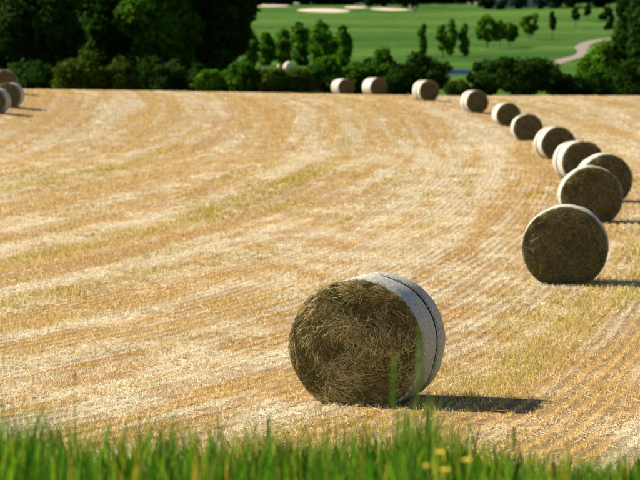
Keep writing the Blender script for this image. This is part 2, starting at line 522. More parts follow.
for d0, d1, n, ln, wid in ((23.0, 42, 125000, 0.13, 0.0055), (42, 75, 110000, 0.17, 0.009), (75, 140, 60000, 0.32, 0.02), (140, 212, 30000, 0.5, 0.035)):
    X, D = wedge_points(n, d0, d1)
    dens = 0.5 * fbm(row_u(X, D) / 1.3 + 7, D / 40.0, 23, 3) + 0.5 * fbm(X / 0.6, D / 1.8, 57, 3)
    keep = (rng.random(n) < 0.14 + 1.1 * sstep(0.46, 0.64, dens)) & ~in_bale(X, D)
    X, D = X[keep], D[keep]; n = len(X)
    c, g = straw_colour(X, D, n)
    c = 0.5 * c + 0.5 * PALE * (0.75 + 0.4 * rng.random(n)[:, None])
    a = rng.normal(math.radians(78), 0.75, n)
    l = ln * (0.4 + 0.9 * rng.random(n))
    z0 = rng.uniform(0.004, 0.045, n); z1 = rng.uniform(0.004, 0.045, n)
    base = np.stack([X, D, ground_z(X, D) + z0], -1)
    X2, D2 = X + np.cos(a) * l, D + np.sin(a) * l
    tip = np.stack([X2, D2, ground_z(X2, D2) + z1], -1)
    push(*ribbons(base, tip, wid * (0.6 + 0.8 * rng.random(n)), np.clip(c, 0.02, 0.88), 0.8))
flush('straw_litter', M['stubble'], 'loose pale straw lying scattered over the stubble', 'straw')

# green weeds that have come up in the stubble
n = 16000
X, D = wedge_points(n, 24, 110)
g = fbm(row_u(X, D) / 0.6 + 3, D / 7.0, 41, 3)
keep = (rng.random(n) < np.maximum(0.55 * sstep(0.54, 0.72, g), band_w(row_u(X, D), D))) & ~in_bale(X, D)
X, D = X[keep], D[keep]; n = len(X)
k = 7
X = np.repeat(X, k) + rng.normal(0, 0.035, n * k); D = np.repeat(D, k) + rng.normal(0, 0.035, n * k); n *= k
h = rng.uniform(0.03, 0.10, n)
base = np.stack([X, D, ground_z(X, D)], -1)
tip = base + np.stack([rng.normal(0, 0.5, n) * h, rng.normal(0, 0.5, n) * h, h], -1)
c = np.array([0.30, 0.27, 0.03]) * (0.5 + 0.8 * rng.random(n)[:, None]) + np.array([0.30, 0.16, 0.01]) * rng.random(n)[:, None]
push(*ribbons(base, tip, 0.006 + 0.00012 * D, c, 0.3))
flush('weed_tufts', M['stubble'], 'yellow-green weeds sprouting in bands between the stubble rows', 'weeds')

# ------------------------------------------------------------------ bales
def outline(phi, wide, seed):
    """cross-section of a settled round bale, base at z = 0; phi from +x counter-clockwise"""
    r = np.random.default_rng(seed)
    a = wide / 2
    k = 1 + 0.013 * np.sin(3 * phi + r.uniform(0, 6)) + 0.010 * np.sin(2 * phi + r.uniform(0, 6)) + 0.008 * np.sin(5 * phi + r.uniform(0, 6)) + 0.004 * np.sin(9 * phi + r.uniform(0, 6))
    x = a * np.cos(phi) * k
    z = a * 0.965 * np.sin(phi) * k
    zc = a * 0.90
    # flattened foot, rounded shoulders
    zz = z + zc
    zz = np.where(zz < 0.10, 0.10 * np.exp((zz - 0.10) / 0.10), zz)
    zz = np.where(zz < 0.012, 0.012, zz)
    return x, zz - 0.012, zc

def side_shell(ys, rad, wide, seed, nphi, bump, wob=0):
    """surface of revolution following the outline; rad scales it about the axis for each y"""
    phi = np.linspace(0, 2 * np.pi, nphi, endpoint=False)
    arc = phi; phi = phi - np.pi / 2          # seam at the foot
    x, z, zc = outline(phi, wide, seed)
    P, UV = [], []
    for i, y in enumerate(ys):
        nb = (fbm(arc * 6 / (2 * np.pi) * 4, np.full(nphi, y * 7 + seed), seed, 3) - 0.5)
        nb = nb * np.clip(np.minimum(arc, 2 * np.pi - arc) / 0.25, 0, 1)
        kk = rad[i] + bump * nb
        yy = y + wob * (fbm(arc * 5, np.full(nphi, seed * 1.7 + i * 0.2), seed + 5, 2) - 0.5)
        P.append(np.stack([x * kk, np.full(nphi, 0.0) + yy, np.maximum((z - zc) * kk + zc, 0.0)], -1))
        UV.append(np.stack([arc * wide / 2, np.full(nphi, y)], -1))
    P = np.concatenate(P); UV = np.concatenate(UV)
    m = len(ys); i = np.arange(m - 1)[:, None] * nphi; j = np.arange(nphi)[None, :]; j2 = (j + 1) % nphi
    f = np.stack([i + j, i + j2, i + nphi + j2, i + nphi + j], -1).reshape(-1, 4)
    return P, f, UV

def hay_strands(nst, wide, seed, groove, size):
    r = np.random.default_rng(seed + 100)
    a = wide / 2; zc = a * 0.90
    K = 4
    # on the face: wound round the axis, tangled towards the middle
    n1 = int(nst * 0.92)
    rho = np.sqrt(r.random(n1)) * 0.985
    ph = r.uniform(0, 2 * np.pi, n1)
    ang = ph + np.pi / 2 + r.normal(0, 0.55, n1) + r.normal(0, 1.0, n1) * np.clip(0.85 - rho, 0.1, 1)
    flip = r.random(n1) < 0.24
    ang = np.where(flip, r.uniform(0, 2 * np.pi, n1), ang)
    ln = r.uniform(0.035, 0.17, n1) * (0.6 + 0.6 * r.random(n1)) * (0.75 + 0.25 * size)
    curv = 0.8 / np.maximum(rho * a, 0.12) * np.where(flip, r.normal(0, 1, n1), 0.8 + 0.5 * r.normal(0, 1, n1))
    x = rho * a * np.cos(ph); z = rho * a * 0.965 * np.sin(ph)
    hol = fbm(x * 4.5 + 3, z * 4.5 + seed, seed + 3, 3)
    depth = -0.16 * np.clip(hol - 0.28, 0, 1) + 0.022 - 0.01 * r.random(n1)
    pts = []
    th = ang.copy(); cx, cz = x.copy(), z.copy()
    cy = -BL / 2 - 0.028 * (1 - rho ** 2) + depth + 0.0
    dy = r.normal(0, 0.22, n1)
    for k in range(K + 1):
        pts.append(np.stack([cx, cy, cz], -1))
        st = ln / K
        cx = cx + np.cos(th) * st; cz = cz + np.sin(th) * st * 0.95
        bow = math.sin(math.pi * (k + 0.5) / K)
        cy = cy - np.abs(dy) * st * math.cos(math.pi * (k + 0.5) / K) * 1.6
        th = th + curv * st
    P = np.stack(pts, 1)                         # n,K+1,3
    # keep inside the outline
    rr = np.sqrt((P[..., 0] / a) ** 2 + (P[..., 2] / (a * 0.965)) ** 2)
    sc = np.where(rr > 0.995, 0.995 / np.maximum(rr, 1e-6), 1.0)
    P[..., 0] *= sc; P[..., 2] *= sc
    P[..., 2] = np.maximum(P[..., 2] + zc, 0.012)
    d = np.gradient(P, axis=1)
    nrm = np.stack([-d[..., 2], np.zeros_like(d[..., 0]), d[..., 0]], -1)
    tw = r.normal(0, 0.6, n1)[:, None]
    nrm[..., 1] = tw * np.linalg.norm(nrm, axis=-1)
    nrm /= np.maximum(np.linalg.norm(nrm, axis=-1, keepdims=True), 1e-6)
    w = (r.uniform(0.0020, 0.0046, n1) * size)[:, None, None]
    A = P - nrm * w / 2; B = P + nrm * w / 2
    v = np.stack([A, B], 2).reshape(-1, 3)       # n,(K+1),2
    i = np.arange(n1)[:, None] * (2 * (K + 1)) + np.arange(K)[None, :] * 2
    f = np.stack([i, i + 1, i + 3, i + 2], -1).reshape(-1, 4)
    t = r.random(n1)[:, None]
    patch = fbm(x * 5 + seed, z * 5, seed + 9, 3)[:, None]
    c = (np.array([0.20, 0.165, 0.042]) if seed == 40 else np.array([0.135, 0.125, 0.036])) * (0.35 + 0.9 * r.random(n1)[:, None])
    c = np.where(t < 0.34 * (hol[:, None] > 0.52) + 0.16 * (patch > 0.5) + 0.10, (np.array([0.72, 0.58, 0.27]) if seed == 40 else np.array([0.27, 0.225, 0.09])) * (0.6 + 0.7 * r.random(n1)[:, None]), c)
    c = np.where((t > 0.82), np.array([0.15, 0.15, 0.035]) * (0.5 + 0.8 * r.random(n1)[:, None]), c)
    c = np.where((t > 0.96), np.array([0.27, 0.13, 0.05]), c)
    c = np.repeat(c, 2 * (K + 1), 0)
    return v, f, c

def fringe(wide, seed, n, size, groove):
    """short ends sticking out past the rim and out of the groove"""
    r = np.random.default_rng(seed + 300)
    phi = r.uniform(-0.35, np.pi + 0.35, n) % (2 * np.pi)
    x, z, zc = outline(phi, wide, seed)
    y = np.where(r.random(n) < (0.75 if groove is None else 0.95), -BL / 2 + 0.015 + r.normal(0, 0.014, n), (groove if groove is not None else BL / 2 - 0.02) + r.normal(0, 0.012, n))
    base = np.stack([x * 0.97, y, (z - zc) * 0.97 + zc], -1)
    out = np.stack([np.cos(phi), r.normal(0, 0.5, n), np.sin(phi)], -1)
    out += r.normal(0, 0.7, (n, 3))
    l = r.uniform(0.015, 0.06, n)
    tip = base + out / np.linalg.norm(out, axis=1)[:, None] * l[:, None]
    tip[:, 2] = np.maximum(tip[:, 2], 0.01)
    c = np.array([0.34, 0.26, 0.11]) * (0.4 + 0.9 * r.random(n)[:, None])
    return ribbons(base, tip, r.uniform(0.003, 0.006, n) * size, c)

def make_bale(i, spec):
    x, D, yaw, wide, groove, nst, label = spec
    X, Y, t = bale_place(x, D, yaw)
    seed = 40 + i
    near = i < 2
    nphi = 144 if near else 64
    z0 = gz(X, Y) - 0.03
    root = empty('hay_bale', (X, Y, z0), -t)
    tag(root, label, 'hay bale', 'round bales left on the stubble field')
    hl = BL / 2
    # packed hay: side, rounded shoulders and both ends as one closed body
    ys = [-hl + 0.03, -hl - 0.002, -hl + 0.015, -hl + 0.05, -hl + 0.12]
    rho_cap = [0.0005, 0.18, 0.36, 0.54, 0.70, 0.82, 0.91]
    ys = [-hl - 0.028 * (1 - q * q) + 0.010 * math.sin(q * 40 + seed) for q in rho_cap] + [-hl + 0.004, -hl + 0.03, -hl + 0.1] + ([-0.3, 0, 0.3] if groove is None else [groove - 0.085, groove - 0.045, groove + 0.045, groove + 0.085]) + [hl - 0.1, hl - 0.03, hl - 0.004]
    rad = rho_cap + [0.955, 0.972, 0.974] + ([0.974] * 3 if groove is None else [0.980, 0.920, 0.920, 0.982]) + [0.974, 0.970, 0.95]
    ys += [hl + 0.028 * (1 - q * q) for q in rho_cap[::-1]]; rad += rho_cap[::-1]
    P, f, uv = side_shell(ys, rad, wide, seed, nphi, 0.012)
    link('hay_core', mesh_np('hay_core', P, f, None, uv, True), M['hay'], root)
    gw = 0.062 if i == 0 else 0.085
    # net wrap: one or two bands with turned-in edges
    bands = [(-hl + 0.022, hl - 0.02)] if groove is None else [(-hl + 0.022, groove - gw), (groove + gw, hl - 0.02)]
    for bi, (y0, y1) in enumerate(bands):
        m = 9
        yy = [y0 + 0.006, y0] + list(np.linspace(y0 + 0.014, y1 - 0.014, m)) + [y1, y1 - 0.006]
        rr = [0.962, 0.984] + [1.0 + 0.005 * math.sin(q * 9 + seed) + 0.012 * math.sin(math.pi * (yv + hl) / BL) for q, yv in enumerate(np.linspace(y0 + 0.014, y1 - 0.014, m))] + [0.984, 0.962]
        if groove is not None:
            if bi == 0: yy, rr = yy[:-1], rr[:-1]
            else: yy, rr = yy[1:], rr[1:]
        P, f, uv = side_shell(yy, rr, wide, seed, nphi, 0.022, 0.014)
        link('net_wrap', mesh_np('net_wrap', P, f, None, uv, True), M['net'], root)
    size = 1.0 if i == 0 else max(1.0, min(4.0, D / 31.0))
    v, f, c = hay_strands(nst, wide, seed, groove, size)
    v2, f2, c2 = fringe(wide, seed, 900 if near else 250, min(size, 2.5), groove)
    me = mesh_np('loose_hay', np.concatenate([v, v2]), np.concatenate([f, f2 + len(v)]), np.concatenate([c, c2]))
    o = link('loose_hay', me, M['strand'], root); o['kind'] = 'stuff'
    return root

for i, b in enumerate(BALES): make_bale(i, b)

# ------------------------------------------------------------------ trees, bushes
def leaves(lobes, n, size, base_col, seed, shell=0.55, var=0.35, flat=0.3):
    """leaf-sized faces filling a set of ellipsoid lobes (cx,cy,cz,rx,ry,rz)"""
    r = np.random.default_rng(seed)
    L = np.array(lobes, float)
    wgt = (L[:, 3] * L[:, 4] * L[:, 5]) ** 0.75
    idx = r.choice(len(L), n, p=wgt / wgt.sum())
    d = r.normal(size=(n, 3)); d /= np.linalg.norm(d, axis=1)[:, None]
    rad = np.where(r.random(n) < shell, r.normal(0.93, 0.13, n), r.random(n) ** 0.5)
    # clumps: push some leaves outwards along a few preferred directions
    bl = np.sin(d[:, 0] * 5 + idx * 2.1 + seed) * np.sin(d[:, 1] * 5 + idx) * np.sin(d[:, 2] * 6 + seed)
    rad = rad * (1 + 0.16 * bl)
    p = L[idx, :3] + d * rad[:, None] * L[idx, 3:]
    nm = d + r.normal(0, 0.7, (n, 3)) + np.array([0, 0, flat])
    nm /= np.linalg.norm(nm, axis=1)[:, None]
    t = np.cross(nm, r.normal(size=(n, 3))); t /= np.maximum(np.linalg.norm(t, axis=1), 1e-6)[:, None]
    b = np.cross(nm, t)
    s_ = size * (0.55 + 0.9 * r.random(n))[:, None]
    v = np.stack([p - t * s_, p + b * s_ * 0.55 + nm * s_ * 0.12, p + t * s_, p - b * s_ * 0.55 + nm * s_ * 0.12], 1).reshape(-1, 3)
    f = np.arange(4 * n).reshape(n, 4)
    lobe_t = r.uniform(0.8, 1.25, len(L))[idx]
    c = np.array(base_col) * ((1 - var) + 2 * var * r.random(n))[:, None] * lobe_t[:, None]
    yel = (r.random(n) < 0.12)[:, None]
    c = np.where(yel, c * np.array([1.7, 1.3, 0.8]), c)
    return v, f, np.repeat(c, 4, 0)

def lobes_round(h0, h1, w, seed, k=14, jit=1.0):
    r = np.random.default_rng(seed)
    zc, hz = (h0 + h1) / 2, (h1 - h0) / 2
    out = [(0, 0, zc, w * 0.62, w * 0.62, hz * 0.72)]
    for _ in range(k):
        d = r.normal(size=3); d /= np.linalg.norm(d)
        q = r.uniform(0.5, 0.78)
        s_ = r.uniform(0.22, 0.42)
        out.append((d[0] * w * q, d[1] * w * q, zc + d[2] * hz * q, w * s_ * jit, w * s_ * jit, min(hz, w) * s_ * jit))
    return out

def lobes_column(h0, h1, w, seed, k=9):
    r = np.random.default_rng(seed)
    out = []
    for i in range(k):
        t = (i + 0.5) / k
        ww = w * (0.55 + 0.65 * math.sin(math.pi * min(1, t * 0.85 + 0.16)))
        out.append((r.normal(0, w * 0.22), r.normal(0, w * 0.22), h0 + (h1 - h0) * t, ww * r.uniform(0.6, 0.85), ww * 0.7, (h1 - h0) / k * 1.15))
    return out

def trunk_mb(h, rad, seed, limbs, spread):
    r = random.Random(seed)
    mb = MB()
    top = (r.uniform(-.05, .05) * h, r.uniform(-.05, .05) * h, h)
    mid = (r.uniform(-.03, .03) * h, r.uniform(-.03, .03) * h, h * 0.45)
    mb.tube([(0, 0, -0.3), (0, 0, 0.25 * h), mid, top], [rad * 1.25, rad * 0.9, rad * 0.7, rad * 0.2], 8)
    for k in range(limbs):
        a = 6.283 * k / max(1, limbs) + r.uniform(-.4, .4); z = h * r.uniform(0.3, 0.62)
        e = spread * r.uniform(0.55, 0.9)
        mb.tube([(0, 0, z), (math.cos(a) * e * .45, math.sin(a) * e * .45, z + h * .14), (math.cos(a) * e, math.sin(a) * e, z + h * .32)],
                [rad * .45, rad * .3, rad * .08], 6)
    return mb

def plant_tree(name, X, D, lobes, n, size, colr, seed, label, cat, group, th, tr, limbs=5, spread=2.0, sink=0.0, parts=('trunk', 'crown'), shell=0.55):
    root = empty(name, (X, D, gz(X, D) - sink))
    tag(root, label, cat, group)
    trunk_mb(th, tr, seed, limbs, spread).build(parts[0], M['bark'], root, True)
    v, f, c = leaves(lobes, n, size, colr, seed, shell)
    o = link(parts[1], mesh_np(parts[1], v, f, c), M['leaf'], root)
    return root

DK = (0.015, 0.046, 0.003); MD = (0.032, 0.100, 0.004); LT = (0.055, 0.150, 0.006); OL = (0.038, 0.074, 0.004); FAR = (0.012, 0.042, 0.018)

# tall trees of the wood: (photo x, D, crown top row, half-width px, crown bottom above ground m, colour, leaves, label)
G1 = 'tall broadleaf trees of the dark wood'
for k, (x, D, ytop, wpx, hb, c_, n_, lab) in enumerate([
    (-36, 250, -70, 50, 0.3, DK, 12000, 'tall dark tree at the far edge of the wood, above the three bales'),
    (38, 246, -58, 50, 0.6, DK, 13000, 'tall dark tree of the wood behind the three far bales'),
    (112, 258, -66, 46, 2.2, DK, 11000, 'tall tree in mid wood with light gaps low in its crown'),
    (160, 244, -72, 42, 1.2, MD, 13000, 'tall tree of the wood with brighter green upper leaves'),
    (214, 248, -60, 44, 0.6, DK, 14000, 'tall dark tree ending the wood beside the golf course'),
    (74, 284, -60, 46, 0.5, DK, 9000, 'tall tree deep in the wood, seen between the front trunks'),
    (190, 280, -50, 50, 0.3, DK, 10000, 'tall tree deep in the wood behind the brighter green tree'),
    (10, 286, -50, 50, 0.3, DK, 9000, 'tall tree deep in the wood behind the three far bales'),
    (132, 296, -60, 50, 0.3, DK, 9000, 'tall tree deepest in the wood, closing the view between the trunks')]):
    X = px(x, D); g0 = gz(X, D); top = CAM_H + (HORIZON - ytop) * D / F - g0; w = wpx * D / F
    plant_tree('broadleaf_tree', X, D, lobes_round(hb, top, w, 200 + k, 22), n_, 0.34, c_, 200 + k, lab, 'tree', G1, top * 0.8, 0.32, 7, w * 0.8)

# trees closing the view on the other side
G2 = 'trees and saplings at the end of the hedge'
for k, (x, D, ytop, wpx, hb, c_, n_, lab) in enumerate([
    (648, 238, -40, 34, 0.8, DK, 9000, 'tall dark tree beside the gravel path, cut by the picture edge'),
    (608, 240, 34, 33, 0.3, LT, 9500, 'bushy bright green tree beside the gravel path, in front of the tall dark one'),
    (628, 262, -12, 24, 1.0, DK, 5000, 'dark tree with leafy fringe reaching over the gravel path')]):
    X = px(x, D); g0 = gz(X, D); top = CAM_H + (HORIZON - ytop) * D / F - g0; w = wpx * D / F
    plant_tree('broadleaf_tree', X, D, lobes_round(hb, top, w, 240 + k, 18), n_, 0.24, c_, 240 + k, lab, 'tree', G2, top * 0.8, 0.22, 6, w * 0.8)

# hedge bushes just behind the crest
G3 = 'bushes along the far edge of the stubble field'
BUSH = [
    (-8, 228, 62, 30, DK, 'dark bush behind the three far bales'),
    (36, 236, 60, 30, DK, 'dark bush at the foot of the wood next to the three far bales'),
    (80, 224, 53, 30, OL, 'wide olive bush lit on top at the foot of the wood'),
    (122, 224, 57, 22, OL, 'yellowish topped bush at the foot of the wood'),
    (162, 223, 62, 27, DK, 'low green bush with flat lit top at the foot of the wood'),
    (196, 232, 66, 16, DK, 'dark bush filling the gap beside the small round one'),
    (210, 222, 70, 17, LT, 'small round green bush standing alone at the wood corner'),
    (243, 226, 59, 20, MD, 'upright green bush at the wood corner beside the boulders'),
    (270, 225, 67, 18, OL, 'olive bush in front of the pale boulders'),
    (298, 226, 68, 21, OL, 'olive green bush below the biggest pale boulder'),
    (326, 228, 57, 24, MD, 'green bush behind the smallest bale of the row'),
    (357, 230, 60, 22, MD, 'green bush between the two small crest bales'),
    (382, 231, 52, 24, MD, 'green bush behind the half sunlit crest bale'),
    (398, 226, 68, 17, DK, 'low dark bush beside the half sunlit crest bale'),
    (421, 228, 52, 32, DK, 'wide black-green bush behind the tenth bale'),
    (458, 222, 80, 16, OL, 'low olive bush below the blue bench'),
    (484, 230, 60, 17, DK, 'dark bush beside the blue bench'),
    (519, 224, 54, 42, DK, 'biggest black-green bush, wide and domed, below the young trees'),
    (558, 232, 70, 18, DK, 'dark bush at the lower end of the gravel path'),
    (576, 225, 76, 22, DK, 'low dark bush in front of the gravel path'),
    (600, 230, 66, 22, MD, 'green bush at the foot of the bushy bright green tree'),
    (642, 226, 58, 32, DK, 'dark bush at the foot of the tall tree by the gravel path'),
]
for k, (x, D, ytop, wpx, c_, lab) in enumerate(BUSH):
    X = px(x, D); g0 = gz(X, D); top = CAM_H + (HORIZON - ytop) * D / F - g0; w = wpx * D / F
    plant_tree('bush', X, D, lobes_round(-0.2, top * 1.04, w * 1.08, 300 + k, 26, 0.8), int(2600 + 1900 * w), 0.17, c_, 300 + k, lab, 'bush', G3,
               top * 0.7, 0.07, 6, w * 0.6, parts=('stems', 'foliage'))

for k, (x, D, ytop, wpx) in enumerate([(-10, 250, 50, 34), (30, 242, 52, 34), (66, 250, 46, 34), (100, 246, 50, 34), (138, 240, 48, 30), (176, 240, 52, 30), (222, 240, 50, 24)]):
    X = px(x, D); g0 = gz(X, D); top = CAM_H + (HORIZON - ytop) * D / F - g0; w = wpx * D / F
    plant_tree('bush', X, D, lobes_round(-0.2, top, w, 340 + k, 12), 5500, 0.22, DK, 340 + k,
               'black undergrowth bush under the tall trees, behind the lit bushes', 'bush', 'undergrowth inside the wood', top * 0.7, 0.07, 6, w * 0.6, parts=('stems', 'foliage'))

# narrow young trees behind the boulders, and the planted trees on the golf slope
G4 = 'narrow young trees below the fairway'
for k, (x, D, ytop, wpx, lab) in enumerate([
    (250, 345, 30, 10, 'slim young tree at the edge of the dark wood'),
    (267, 350, 34, 9, 'slim young tree behind the smallest pale boulder'),
    (284, 352, 31, 10, 'slim young tree above the biggest pale boulder'),
    (301, 348, 24, 11, 'bushy slim young tree, tallest but one of its clump'),
    (319, 346, 22, 13, 'bushy slim young tree, tallest and widest of its clump'),
    (343, 342, 27, 9, 'slim dark young tree standing at the open end of its clump'),
    (332, 350, 37, 9, 'short young tree tucked between the taller slim ones')]):
    X = px(x, D); g0 = gz(X, D); top = CAM_H + (HORIZON - ytop) * D / F - g0; w = wpx * D / F
    plant_tree('young_tree', X, D, lobes_column(0.1, top, w * 0.98, 400 + k, 12), 2300, 0.24, LT, 400 + k, lab, 'tree', G4, top * 0.85, 0.07, 4, w * 0.5)
G5 = 'young trees planted on the golf course'
for k, (x, ybase, ytop, wpx, c_, lab) in enumerate([
    (422, 57, 25, 5, LT, 'slim single young tree on the open fairway'),
    (443, 58, 22, 8, MD, 'young tree with forked crown on the fairway, beside a twin'),
    (451, 56, 21, 6, MD, 'young tree leaning against its twin on the fairway'),
    (464, 56, 24, 5, MD, 'slim young tree between the twins and the round group'),
    (487, 48, 11, 16, MD, 'largest round young tree on the golf course'),
    (509, 46, 20, 11, MD, 'round young tree with low crown beside the largest one'),
    (529, 40, 9, 11, MD, 'round young tree on a visible stem, upper slope'),
    (500, 47, 16, 9, MD, 'young tree squeezed between two round ones on the slope'),
    (552, 40, 13, 3.5, DK, 'thin dark sapling on the upper slope'),
    (575, 24, 5, 4, DK, 'thin spindly sapling near the stone house'),
    (587, 20, 3, 3.5, DK, 'second spindly sapling near the stone house'),
    (607, 36, 4, 9, DK, 'dark slim tree behind the bushy tree by the path')]):
    D = hill_D(ybase); X = px(x, D); g0 = gz(X, D); h = (ybase - ytop) * D / F; w = wpx * D / F
    lo = lobes_round(h * 0.10, h, w, 440 + k, 22, 0.72)[1:] if wpx > 7 else lobes_column(h * (0.10 if wpx > 4.5 else 0.4), h, w, 440 + k)
    plant_tree('young_tree', X, D, lo, 2300 if wpx > 7 else 1000, 0.26, LT if c_ == MD else c_, 440 + k, lab, 'tree', G5, h * 0.85, 0.09, 6, w * 0.6, shell=0.3)

# trees along the skyline behind the bunkers and the house
far_label = 'far blue-green tree in the unbroken row along the top of the golf course'
protos = []
for k in range(4):
    v, f, c = leaves(lobes_round(-0.5, 13, 5.6, 500 + k, 14), 4200, 0.6, FAR, 500 + k)
    protos.append((mesh_np('crown', v, f, c), trunk_mb(9, 0.3, 500 + k, 4, 3)))
rr = random.Random(5)
tm = [None] * 4
for k in range(69):
    row = k % 3
    D = 735 + row * 22 + rr.uniform(-6, 6)
    x = 205 + (k // 3) * 21.5 + row * 10 + rr.uniform(-4, 4)
    X = px(x, D)
    root = empty('far_tree', (X, D, gz(X, D) - 0.3), rr.uniform(0, 6.28)); sc = rr.uniform(0.85, 1.25)
    root.scale = (sc, sc, sc)
    tag(root, far_label, 'tree', 'skyline trees of the golf course')
    q = rr.randrange(4)
    if tm[q] is None:
        tm[q] = protos[q][1].build('trunk', M['bark'], root, True).data
    else:
        link('trunk', tm[q], None, root)
    link('crown', protos[q][0], M['leaf'], root)
for k, (x, D, sc, lab) in enumerate([(373, 668, 0.5, 'small dark tree standing at the end of the bunkers'), (403, 660, 0.75, 'dark tree behind the person in pink'),
                                     (384, 668, 0.45, 'small dark tree beside the narrow bunker'), (517, 628, 0.38, 'dark tree in front of the stone house'),
                                     (484, 632, 0.5, 'dark tree at the corner of the stone house'), (557, 632, 0.55, 'dark tree past the end of the stone house'), (540, 626, 0.22, 'small dark tree before the windows of the stone house'),
                                     (500, 624, 0.22, 'smallest dark tree before the stone house'), (572, 640, 0.6, 'dark tree behind the spindly saplings'), (600, 640, 0.7, 'dark tree at the top edge beside the tall path-side trees')]):
    X = px(x, D); root = empty('far_tree', (X, D, gz(X, D) - 0.2), k); root.scale = (sc, sc, sc)
    tag(root, lab, 'tree')
    link('trunk', tm[k % 4] or tm[0], M['bark'], root); link('crown', protos[k % 4][0], M['leaf'], root)

# ------------------------------------------------------------------ golf course features
def blob_sheet(name, xc, yc, hx, dpx, mat, seed, lift=0.05):
    """sand sheet laid on the slope; photo centre, half width px, half height px"""
    y0, y1 = yc + dpx, yc - dpx
    Dc, Da, Db = hill_D(yc), hill_D(y0), hill_D(y1)
    nseg, nr = 48, 8
    V_, F_ = [], []
    r = random.Random(seed); p1, p2 = r.uniform(0, 6), r.uniform(0, 6)
    for q in range(nr + 1):
        for k in range(nseg):
            a = 2 * math.pi * k / nseg
            rad = (q / nr) * (1 + 0.10 * math.sin(2 * a + p1) + 0.07 * math.sin(3 * a + p2))
            D = Dc + math.sin(a) * rad * (Db - Da) / 2
            X = px(xc, Dc) + math.cos(a) * rad * hx * Dc / F
            V_.append((X, D, gz(X, D) + lift - 0.22 * (1 - (q / nr) ** 2) * 0 ))
    for q in range(nr):
        for k in range(nseg):
            k2 = (k + 1) % nseg
            F_.append([q * nseg + k, q * nseg + k2, (q + 1) * nseg + k2, (q + 1) * nseg + k])
    o = link(name, mesh_np(name, V_, F_, None, None, True), mat)
    tag(o, kind='structure'); return o
for k, (x, y, hx, hy) in enumerate([(262, 5.2, 25, 1.9), (323, 10.3, 25, 2.0), (355, 7.2, 12, 1.2), (388, 8.6, 18, 1.3), (98, 27, 36, 3.0)]):
    blob_sheet('sand_bunker', x, y, hx, hy, M['sand'], 60 + k)

pts = [(534, 73), (545, 68), (556, 63.5), (572, 59), (587, 55.5), (589, 51.5), (584, 48), (588, 44.5), (598, 41.5), (622, 38), (660, 36)]
P2 = []
for a, b in zip(pts[:-1], pts[1:]):
    for q in range(6):
        t = q / 6; P2.append((a[0] + (b[0] - a[0]) * t, a[1] + (b[1] - a[1]) * t))
P2 = np.array(P2)
for _ in range(3): P2[1:-1] = (P2[:-2] + 2 * P2[1:-1] + P2[2:]) / 4
W3 = [(px(x - 4, hill_D(y)), hill_D(y)) for x, y in P2]
V_, F_ = [], []
for k, (X, D) in enumerate(W3):
    a = W3[max(0, k - 1)]; b = W3[min(len(W3) - 1, k + 1)]
    dx, dy = b[0] - a[0], b[1] - a[1]; l = math.hypot(dx, dy); nx, ny = dy / l, -dx / l
    for s_ in np.linspace(-1.1, 1.1, 5):
        qx, qy = X + nx * s_, D + ny * s_
        V_.append((qx, qy, gz(qx, qy) + 0.05))
for k in range(len(W3) - 1):
    for q in range(4): F_.append([k * 5 + q, k * 5 + q + 1, k * 5 + q + 6, k * 5 + q + 5])
tag(link('gravel_path', mesh_np('gravel_path', V_, F_, None, None, True), M['path']), kind='structure')

def boulder(x, y, D, w, h, seed, label):
    r = np.random.default_rng(seed); nu, nv = 20, 10
    V_, F_ = [], []
    for j in range(nv + 1):
        for i in range(nu):
            th = math.pi * j / nv; ph = 2 * math.pi * i / nu
            d = np.array([math.sin(th) * math.cos(ph), math.sin(th) * math.sin(ph), math.cos(th)])
            k = 1 + 0.16 * float(fbm(np.array([d[0] * 2 + seed]), np.array([d[2] * 2 + d[1]]), seed, 3)[0] - 0.5) * 2
            V_.append(tuple(d * k * np.array([w / 2, w / 2.6, h / 2]) + np.array([0, 0, h * 0.38])))
    for j in range(nv):
        for i in range(nu):
            i2 = (i + 1) % nu
            F_.append([j * nu + i, (j + 1) * nu + i, (j + 1) * nu + i2, j * nu + i2])
    X = px(x, D)
    o = link('boulder', mesh_np('boulder', V_, F_, None, None, True), M['rock'])
    o.location = (X, D, gz(X, D)); tag(o, label, 'boulder', 'pale boulders behind the bushes')
boulder(288.5, 67, 318.0, 1.15, 1.55, 1, 'biggest pale pinkish boulder, domed, behind the olive bushes')
boulder(279, 63, 317.0, 0.5, 1.2, 2, 'smallest pale boulder beside the domed one')

# blue bench and yellow litter bin beside it
D = 292.0; X = px(459, D); z = gz(X, D)
b = empty('bench', (X, D, z), 0.0)
tag(b, 'long blue painted bench in the gap between the dark bushes', 'bench')
for k in range(3): MB().box((0, -0.16 + 0.15 * k, 0.46), (2.3, 0.13, 0.04)).build('seat_slat', M['blue'], b)
for k in range(3): MB().box((0, 0.25 + 0.03 * k, 0.60 + 0.15 * k), (2.3, 0.03, 0.12)).build('back_slat', M['blue'], b)
for sx in (-0.95, 0.95):
    MB().box((sx, -0.16, 0.215), (0.07, 0.07, 0.45)).box((sx, 0.16, 0.215), (0.07, 0.07, 0.45)).box((sx, 0.0, 0.425), (0.055, 0.40, 0.03)).tube([(sx, 0.20, 0.43), (sx, 0.345, 0.98)], [0.03, 0.03], 6).build('leg', M['metal'], b)
X2 = px(474.5, D)
b2 = empty('litter_bin', (X2, D, gz(X2, D)))
tag(b2, 'small yellow litter bin standing beside the blue bench', 'litter bin')
MB().tube([(0, 0, 0.05), (0, 0, 0.7)], [0.20, 0.25], 14).build('body', M['yellow'], b2, True)
MB().tube([(0, 0, 0.70), (0, 0, 0.76), (0, 0, 0.84)], [0.28, 0.28, 0.12], 14).build('lid', M['yellow'], b2)
